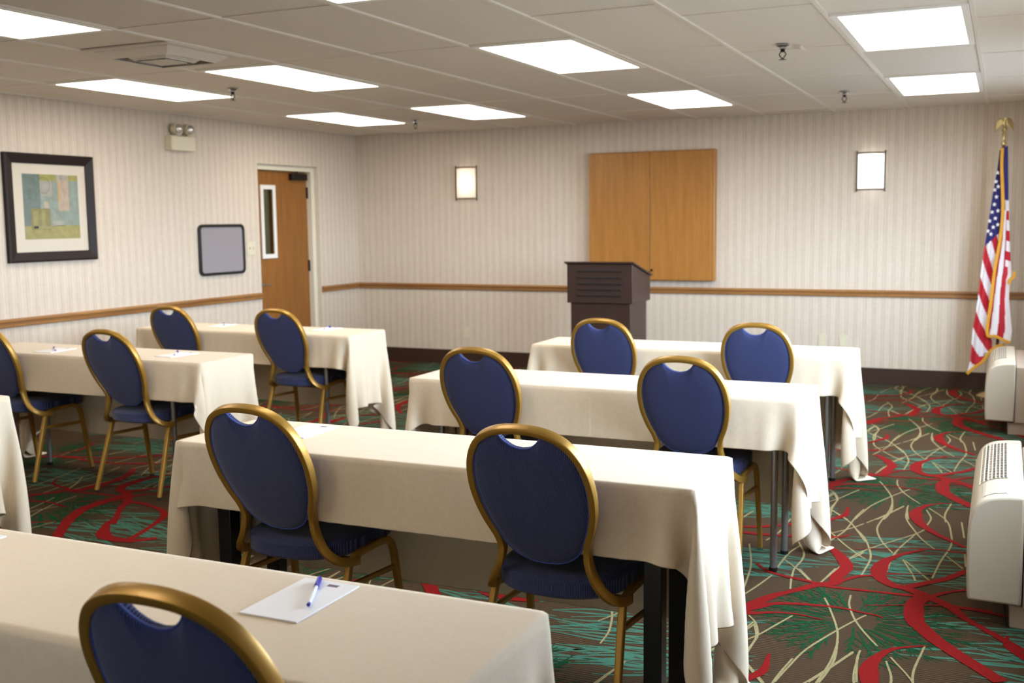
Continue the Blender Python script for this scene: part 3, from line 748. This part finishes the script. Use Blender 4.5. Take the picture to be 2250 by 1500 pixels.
for i, ((x, y), rz, lab) in enumerate(PENS):
    c = PN if i == 0 else copy_tree(PN)
    c.location = (x, y, CLOTH_Z+.0037); c.rotation_euler = (0, 0, rz); c['label'] = lab; c['group'] = 'pens on the notepads'

# ------------------------------------------------------------------ lectern
t = thing('lectern', 'dark brown wooden lectern with sloped top and horizontal grooves', 'lectern', (-3.095, 8.79, 0))
mb = MB(); mb.poly_prism([(-.25, .775), (.25, .775), (.25, .985), (-.25, 1.105)], -.292, .292, 'x'); mb.build('upper_case', M['lectern'], t, bevel=.004)
mb = MB(); mb.box(-.268, .268, -.225, .215, .05, .775); mb.box(-.285, .285, -.24, .24, 0, .05); mb.build('pedestal', M['lectern'], t, bevel=.004)
mb = MB(); mb.poly_prism([(-.268, 1.112), (-.268, 1.128), (.262, 1.000), (.262, .984)], -.31, .31, 'x'); tp = mb.build('sloped_top', M['lectern'], t, bevel=.003)
mb = MB(); mb.poly_prism([(.235, .996), (.262, .990), (.262, 1.02), (.243, 1.024)], -.29, .29, 'x'); mb.build('book_ledge', M['lectern'], tp)
for z in (1.045, .99, .94, .89, .84):
    mb = MB(); mb.box(-.20, .20, -.262, -.25, z-.006, z+.010); mb.build('front_slat', M['lectern_slot'], t, bevel=.003)

# ------------------------------------------------------------------ cabinet on the front wall
x0, x1, z0, z1, d = -3.648, -2.425, .898, 2.108, .075
t = thing('whiteboard_cabinet', 'square maple wall cabinet with two closed doors', 'cabinet', ((x0+x1)/2, YF, z0))
w = (x1-x0)/2; h = z1-z0
mb = MB(); mb.box(-w, w, -d, 0, 0, h); body = mb.build('body', M['cab_wood'], t, bevel=.012)
sm = -3.042-(x0+x1)/2
for a, b in ((-w+.004, sm-.002), (sm+.002, w-.03)):
    mb = MB(); mb.box(a, b, -d-.018, -d, .006, h-.006); dr = mb.build('door', M['cab_wood'], t, bevel=.005)
    if a > -.1:
        mb = MB(); mb.lathe([(.012, -d-.018), (.012, -d-.023), (.006, -d-.024)], (sm+.022, 0, .10), 14, axis='y'); mb.build('lock', M['dark_metal'], dr)

# ------------------------------------------------------------------ wall sconces
def sconce(xc, zc, m, label):
    t = thing('wall_sconce', label, 'wall light', (xc, YF, zc), 0, 'wall sconces')
    hw, hh, d = .117, .158, .085
    mb = MB()
    def P(a, b):
        u = -hw+.01+2*(hw-.01)*a; q = 1-(2*a-1)**2
        return (u, -.03-d*.62*q, -hh+.012+2*(hh-.012)*b)
    mb.grid(P, 17, 2)
    o = mb.build('shade', m, t, smooth='all'); so = o.modifiers.new('thickness', 'SOLIDIFY'); so.thickness = .003
    for s in (-1, 1):
        mb = MB(); mb.tube([(s*hw, -.028, -hh-.012), (s*hw, -.028, hh+.012)], .006, 10)
        mb.lathe([(.009, hh+.008), (.009, hh+.016)], (s*hw, -.028, 0), 10); mb.lathe([(.009, -hh-.016), (.009, -hh-.008)], (s*hw, -.028, 0), 10)
        mb.build('side_rod', M['dark_metal'], t, smooth=True)
        arc = [P(i/12, .5) for i in range(13)]
        mb = MB(); mb.sweep([(x, y-.002, s*hh) for x, y, _ in arc], rrect(.006, .010, .002), (0, 0, 1)); mb.build('band', M['dark_metal'], t, smooth=True)
    mb = MB(); mb.box(-.06, .06, -.028, 0, -.10, .10); mb.build('back_plate', M['dark_metal'], t)
    return t
sconce(-5.000, 1.862, M['shade_warm'], 'wall sconce with a warm glowing shade, near the room corner')
sconce(-1.073, 1.866, M['shade_white'], 'wall sconce with a bright white shade, between the cabinet and the flag')

# ------------------------------------------------------------------ wall plates
def outlet(x, z, label):
    t = thing('wall_outlet', label, 'outlet', (x, YF, z), 0, 'outlets on the front wall')
    mb = MB(); mb.box(-.036, .036, -.006, 0, -.058, .058); p = mb.build('cover_plate', M['green_plate'], t, bevel=.002)
    for s in (-1, 1):
        mb = MB(); mb.lathe([(.016, -.006), (.016, -.008)], (0, 0, s*.021), 16, axis='y'); mb.build('socket', M['plate'], p)
outlet(-5.04, .333, 'pale wall outlet low between the far left table and the lectern')
outlet(-1.455, .375, 'pale wall outlet behind the farthest right table, nearer the chair')
outlet(-1.274, .373, 'pale wall outlet behind the farthest right table, nearer the table end')
t = thing('light_switch', 'ivory double light switch plate beside the door', 'light switch', (XL, 8.055, 1.251))
mb = MB(); mb.box(0, .006, -.058, .058, -.06, .06); mb.build('cover_plate', M['plate'], t, bevel=.002)
for s in (-1, 1): mb = MB(); mb.box(.006, .016, s*.025-.005, s*.025+.005, -.004, .014); mb.build('toggle', M['plate'], t)

# framed board
t = thing('bulletin_board', 'small grey fabric board in a rounded black frame', 'notice board', (XL, 7.640, 1.254))
out = [(a, b) for a, b in rrect(.612, .448, .05, 6)]; inn = [(a, b) for a, b in rrect(.562, .398, .03, 6)]
mb = MB(); n = len(out); vs = [(0.002, a, b) for a, b in out]+[(.024, a, b) for a, b in out]+[(.024, a, b) for a, b in inn]+[(.002, a, b) for a, b in inn]
mb.add(vs, [(L*n+i, L*n+(i+1) % n, ((L+1) % 4)*n+(i+1) % n, ((L+1) % 4)*n+i) for L in range(4) for i in range(n)]); mb.build('frame', M['black_metal'], t, bevel=.004)
mb = MB(); mb.poly_prism(inn, .002, .012, 'x'); mb.build('fabric_panel', M['board'], t)

# framed picture
ay0, ay1, az0, az1 = 5.373, 6.176, 1.224, 1.995
t = thing('framed_picture', 'abstract teal and olive print in a wide dark frame', 'picture', (XL, (ay0+ay1)/2, (az0+az1)/2))
hw, hh = (ay1-ay0)/2, (az1-az0)/2; fw = .072
mb = MB(); prof = [(0, .0), (.0, .030), (.012, .036), (.045, .026), (fw, .018), (fw, 0)]
vs = []
for ins, x in prof: vs += [(x, -hw+ins, -hh+ins), (x, hw-ins, -hh+ins), (x, hw-ins, hh-ins), (x, -hw+ins, hh-ins)]
n = len(prof); mb.add(vs, [(L*4+i, L*4+(i+1) % 4, ((L+1) % n)*4+(i+1) % 4, ((L+1) % n)*4+i) for L in range(n) for i in range(4)]); mb.build('frame', M['frame_wood'], t)
mb = MB(); mb.box(.004, .010, -hw+fw, hw-fw, -hh+fw, hh-fw); mb.build('mat_board', M['matboard'], t)
mw, mh = 2*(hw-fw), 2*(hh-fw)
u0, u1, v0, v1 = -hw+fw+.13*mw, hw-fw-.11*mw, hh-fw-.115*mh, -hh+fw+.145*mh
mb = MB()
def patch(a, b, c, e, m, lift): 
    Y = lambda q: u0+(u1-u0)*q
    Z = lambda q: v0+(v1-v0)*q
    mb.box(.010, .0110+lift*.0002, Y(a), Y(b), Z(e), Z(c), M[m])
for p in [(0, 1, 0, 1, 'a_bg', 0), (0, .30, 0, .56, 'a_teal', 1), (.30, .60, 0, .10, 'a_olive', 1), (.82, 1, 0, .09, 'a_olive', 1), (.30, .52, .10, .34, 'a_pale', 1), (.62, .82, 0, .56, 'a_pink', 1),
          (.62, .655, .12, .42, 'a_orange', 2), (.655, .80, 0, .08, 'a_pale', 2), (0, .12, .56, .80, 'a_teal', 1), (0, 1, .80, 1, 'a_green', 1), (.55, 1, .79, .835, 'a_olive', 2), (.12, .46, .53, .86, 'a_square', 3),
          (.16, .24, .56, .84, 'a_square2', 4), (.30, .37, .55, .80, 'a_square2', 4), (.14, .46, .80, .845, 'a_square2', 4), (.36, .44, .42, .52, 'a_pink', 2), (.5, .7, .72, .80, 'a_pale', 2)]: patch(*p)
for cu, cv, r in ((.09, .18, .10), (.36, .17, .095), (.16, .32, .06)):
    c = (.0122, u0+(u1-u0)*cu, v0+(v1-v0)*cv); R = r*(u1-u0)*1.25; vs = []
    for i in range(40):
        a = 2*PI*i/40
        for q in (R-.003, R): vs.append((c[0], min(max(c[1]+q*math.cos(a), u0), u1), c[2]+q*math.sin(a)))
    mb.add(vs, [(2*i, 2*i+1, (2*i+3) % 80, (2*i+2) % 80) for i in range(40)], M['a_ring'])
mb.build('print', None, t)
mb = MB(); mb.box(.0145, .0155, -hw+fw, hw-fw, -hh+fw, hh-fw); mb.build('glazing', M['window_glass'], t)

# emergency light
t = thing('emergency_light', 'beige emergency light with two round lamp heads high on the left wall', 'emergency light', (XL, 7.135, 2.15))
mb = MB(); mb.box(0, .075, -.145, .145, -.06, .058); mb.build('housing', M['plate'], t, bevel=.006)
for y in (-.065, .075):
    mb = MB(); mb.tube([(.04, y, .05), (.045, y, .085)], .010, 10)
    mb.lathe([(.030, .015), (.046, .035), (.050, .075), (.050, .085)], (0, y, .115), 22, axis='x'); hd = mb.build('lamp_head', M['plate'], t, smooth=True)
    mb = MB(); mb.lathe([(.044, .084), (.040, .092), (.020, .098), (.002, .099)], (0, y, .115), 22, axis='x'); mb.build('lens', M['chrome'], hd, smooth=True)

# ------------------------------------------------------------------ heating units under the windows
PR = [(-.078, .095), (-.083, .20), (-.084, .33), (-.078, .39), (-.062, .438), (-.035, .466), (0, .480), (.05, .487), (.100, .488)]
def prof_z(x):
    for (a, za), (b, zb) in zip(PR[3:-1], PR[4:]):
        if a <= x <= b: return za+(zb-za)*(x-a)/(b-a)
    return PR[-1][1]
def wall_unit(y0, label):
    t = thing('air_conditioner', label, 'air conditioner', (0, y0, 0), 0, 'beige air conditioners along the window wall')
    L = 1.07
    pr = catmull([(a, b) for a, b in PR], 3)+[(.100, .092)]
    mb = MB(); mb.poly_prism([(a, b) for a, b in pr], 0, L, 'y'); cv = mb.build('front_cover', M['unit'], t, bevel=.010)
    g0, g1, ya, yb = -.052, .042, .30, .98
    mb = MB(); xs = [g0+(g1-g0)*i/12 for i in range(13)]
    vs = [(x, y, prof_z(x)+.0012) for y in (ya, yb) for x in xs]; n = 13
    mb.add(vs, [(i, i+1, n+i+1, n+i) for i in range(n-1)]); mb.build('recess_shade', M['unit_dark'], cv)  # dark sheet on the cover stands in for shade inside the grille recess
    mb = MB()
    for i in range(8):
        x = g0+(g1-g0)*i/7; z = prof_z(x); mb.box(x-.0022, x+.0022, ya-.01, yb+.01, z-.002, z+.008)
    mb2 = mb
    for y in np.linspace(ya, yb, 15):
        vs = []
        for x in xs:
            z = prof_z(x); vs += [(x, y-.0015, z+.001), (x, y+.0015, z+.001), (x, y+.0015, z+.005), (x, y-.0015, z+.005)]
        mb.add(vs, [(4*i+a, 4*i+(a+1) % 4, 4*i+4+(a+1) % 4, 4*i+4+a) for i in range(n-1) for a in range(4)])
    mb.build('grille', M['unit'], cv)
    mb = MB(); xs2 = [g0+.012+(g1-g0-.012)*i/8 for i in range(9)]
    vs = [(x, y, prof_z(x)+.003) for y in (.06, .285) for x in xs2]; mb.add(vs, [(i, i+1, 10+i, 9+i) for i in range(8)]); mb.build('control_lid', M['unit'], cv)
    mb = MB(); mb.box(.104, XR, .012, L-.012, .085, .462); mb.build('wall_sleeve', M['unit_side'], t, bevel=.004)
    mb = MB(); mb.box(.064, XR, .03, L-.03, 0, .084); mb.build('subbase', M['unit_side'], t, bevel=.004)
    mb = MB(); mb.tube(catmull([(.045, .02, .092), (.05, .02, .05), (.056, .022, .012), (.062, .03, .004)], 4), .0035, 8, m=M['black_metal']); mb.build('power_cord', M['black_metal'], t)
    return t
wall_unit(4.10, 'beige wall air conditioner nearest the camera, cut by the right edge')
wall_unit(7.86, 'beige wall air conditioner at the foot of the flag')

# ------------------------------------------------------------------ flag
t = thing('flag_on_stand', 'furled American flag with gold fringe on a standing wooden pole', 'flag', (-.02, 9.52, 0))
mb = MB(); mb.tube([(0, 0, .05), (-.004, 0, 1.2), (-.012, 0, 2.05)], .0125, 12); mb.build('pole', M['pole_wood'], t, smooth=True)
mb = MB(); mb.lathe([(.15, 0), (.15, .012), (.12, .03), (.04, .05), (.022, .09), (.018, .14)], seg=32); mb.build('stand_base', M['gold_metal'], t, smooth=True)
mb = MB(); mb.lathe([(.016, 2.03), (.018, 2.05), (.012, 2.06), (.013, 2.10), (.020, 2.115), (.010, 2.125), (.022, 2.145), (.024, 2.155), (.006, 2.168)], (-.012, 0, 0), 16)
body = [(-.012, .0, 2.165), (-.014, -.005, 2.185), (-.014, -.008, 2.21), (-.006, -.012, 2.235), (.008, -.020, 2.243)]
mb.tube(catmull(body, 4), .014, 10, scale=[.7, .85, .95, 1.05, 1.1, 1.15, 1.1, 1.05, 1.0, .9, .8, .75, .7, .62, .55, .45, .3][:17])
mb.build('eagle_finial', M['gold_metal'], t, smooth=True)
for s in (-1, 1):
    mb = MB()
    def wing(a, b, s=s):
        x = s*(.012+.052*a); top = 2.222+.018*math.sin(a*PI)-.03*a*a; bot = 2.19-.055*a
        return (-.013+x, -.006+.018*a, top+(bot-top)*b+.004*math.cos(b*14))
    mb.grid(wing, 8, 10); o = mb.build('wing', M['gold_metal'], t, smooth='all'); so = o.modifiers.new('thickness', 'SOLIDIFY'); so.thickness = .006
# cloth: three hanging panels, gathered at the top; outline stations (x, z) in metres
def lerp_line(pts, v):
    q = [(p[0]/100, p[1]/100) for p in pts]; d = [0]
    for a, b in zip(q[:-1], q[1:]): d.append(d[-1]+math.hypot(b[0]-a[0], b[1]-a[1]))
    s = v*d[-1]
    for i in range(len(q)-1):
        if s <= d[i+1] or i == len(q)-2:
            k = (s-d[i])/(d[i+1]-d[i]+1e-9); return (q[i][0]+(q[i+1][0]-q[i][0])*k, q[i][1]+(q[i+1][1]-q[i][1])*k)
LF = [(-6, 199), (-7, 186), (-10, 163), (-14, 126), (-16, 107), (-18, 79), (-21, 55), (-22, 30), (-24, 19)]
CF = [(-4, 200), (-4, 186), (-2, 153), (-3, 129), (-6, 106), (-8, 79), (-10, 53)]
RF = [(0, 202), (2, 158), (3, 141), (5, 113), (6, 100), (5, 96), (5, 81), (8, 55), (7, 46)]
LR = [(-4, 198), (-2, 153), (-3, 129), (-5, 106), (-6, 79), (-7, 58), (-6, 40), (2, 44)]
OX, OY = .02, 9.52
def panel(A, B, yd, amp, folds, color, nu=48, nv=150, ph=0.0):
    mb = MB(); vs = []; cs = []
    for j in range(nv):
        v = j/(nv-1); a, b = lerp_line(A, v), lerp_line(B, v)
        for i in range(nu):
            u = i/(nu-1); x = a[0]+(b[0]-a[0])*u; z = a[1]+(b[1]-a[1])*u
            y = yd-9.52+amp*(.35+.65*v)*math.sin(u*folds*2*PI+ph+v*1.3)+.006*math.sin(v*9+u*4)
            vs.append((x+OX, y, z)); cs.append((u, v))
    for j in range(nv-1):
        for i in range(nu-1):
            mb.add([], [], None)
            mb.f.append((j*nu+i, j*nu+i+1, (j+1)*nu+i+1, (j+1)*nu+i)); mb.m.append(mb.slot(M[color((i+.5)/(nu-1), (j+.5)/(nv-1))]))
    mb.v = vs
    return mb
def colL(u, v):
    edge = .425-.045*u
    if v < edge: return 'f_blue'
    return 'f_red' if ((v/.153-1.25*u+.35) % 1.0) < .5 else 'f_white'
def colR(u, v):
    if u > .42 and v < .275: return 'f_blue'
    if u <= .42 and v < .33: return 'f_blue'
    if u > .62 and v < .62:
        return 'f_white' if int((v-.275)/.052) % 2 == 0 else 'f_red'
    q = (u*3.4+.9*(v-.3)) 
    return 'f_red' if int(math.floor(q)) % 2 == 0 else 'f_white'
mb = panel(LF, LR, 9.47, .016, 2.0, colL)
# stars on the blue field
def star(mb, x, z, r, y):
    vs = [(x+OX, y-9.52, z)]
    for i in range(10):
        a = PI/2+i*PI/5; q = r if i % 2 == 0 else r*.42; vs.append((x+OX+q*math.cos(a)*.9, y-9.52, z+q*math.sin(a)))
    mb.add(vs, [(0, 1+i, 1+(i+1) % 10) for i in range(10)], M['f_white'])
for x, z in ((-.068, 1.81), (-.078, 1.74), (-.070, 1.62), (-.083, 1.56), (-.098, 1.50), (-.055, 1.51), (-.113, 1.43), (-.072, 1.45), (-.085, 1.38), (-.122, 1.35), (-.10, 1.325), (-.085, 1.675), (-.06, 1.70), (-.052, 1.40)):
    star(mb, x, z, .019, 9.447)
o = mb.build('cloth', None, t, smooth='all')
mb = panel(CF, RF, 9.435, .014, 1.2, colR, nu=40, ph=1.2)
o = mb.build('cloth_fold', None, t, smooth='all')
for path, y in ((CF+[(-4, 51), (2, 48), (7, 46)], 9.418), ([(-24, 19), (-18, 25), (-13, 29), (-8, 37), (-3, 42), (3, 44)], 9.452), ([(8, 103), (8, 99), (5, 96), (5, 93)], 9.415)):
    mb = MB(); P = catmull([(a/100+OX, y-9.52, b/100) for a, b in path], 6)
    mb.sweep(P, rrect(.024, .006, .002), (0, 1, 0)); mb.build('fringe', M['f_gold'], t, smooth=True)
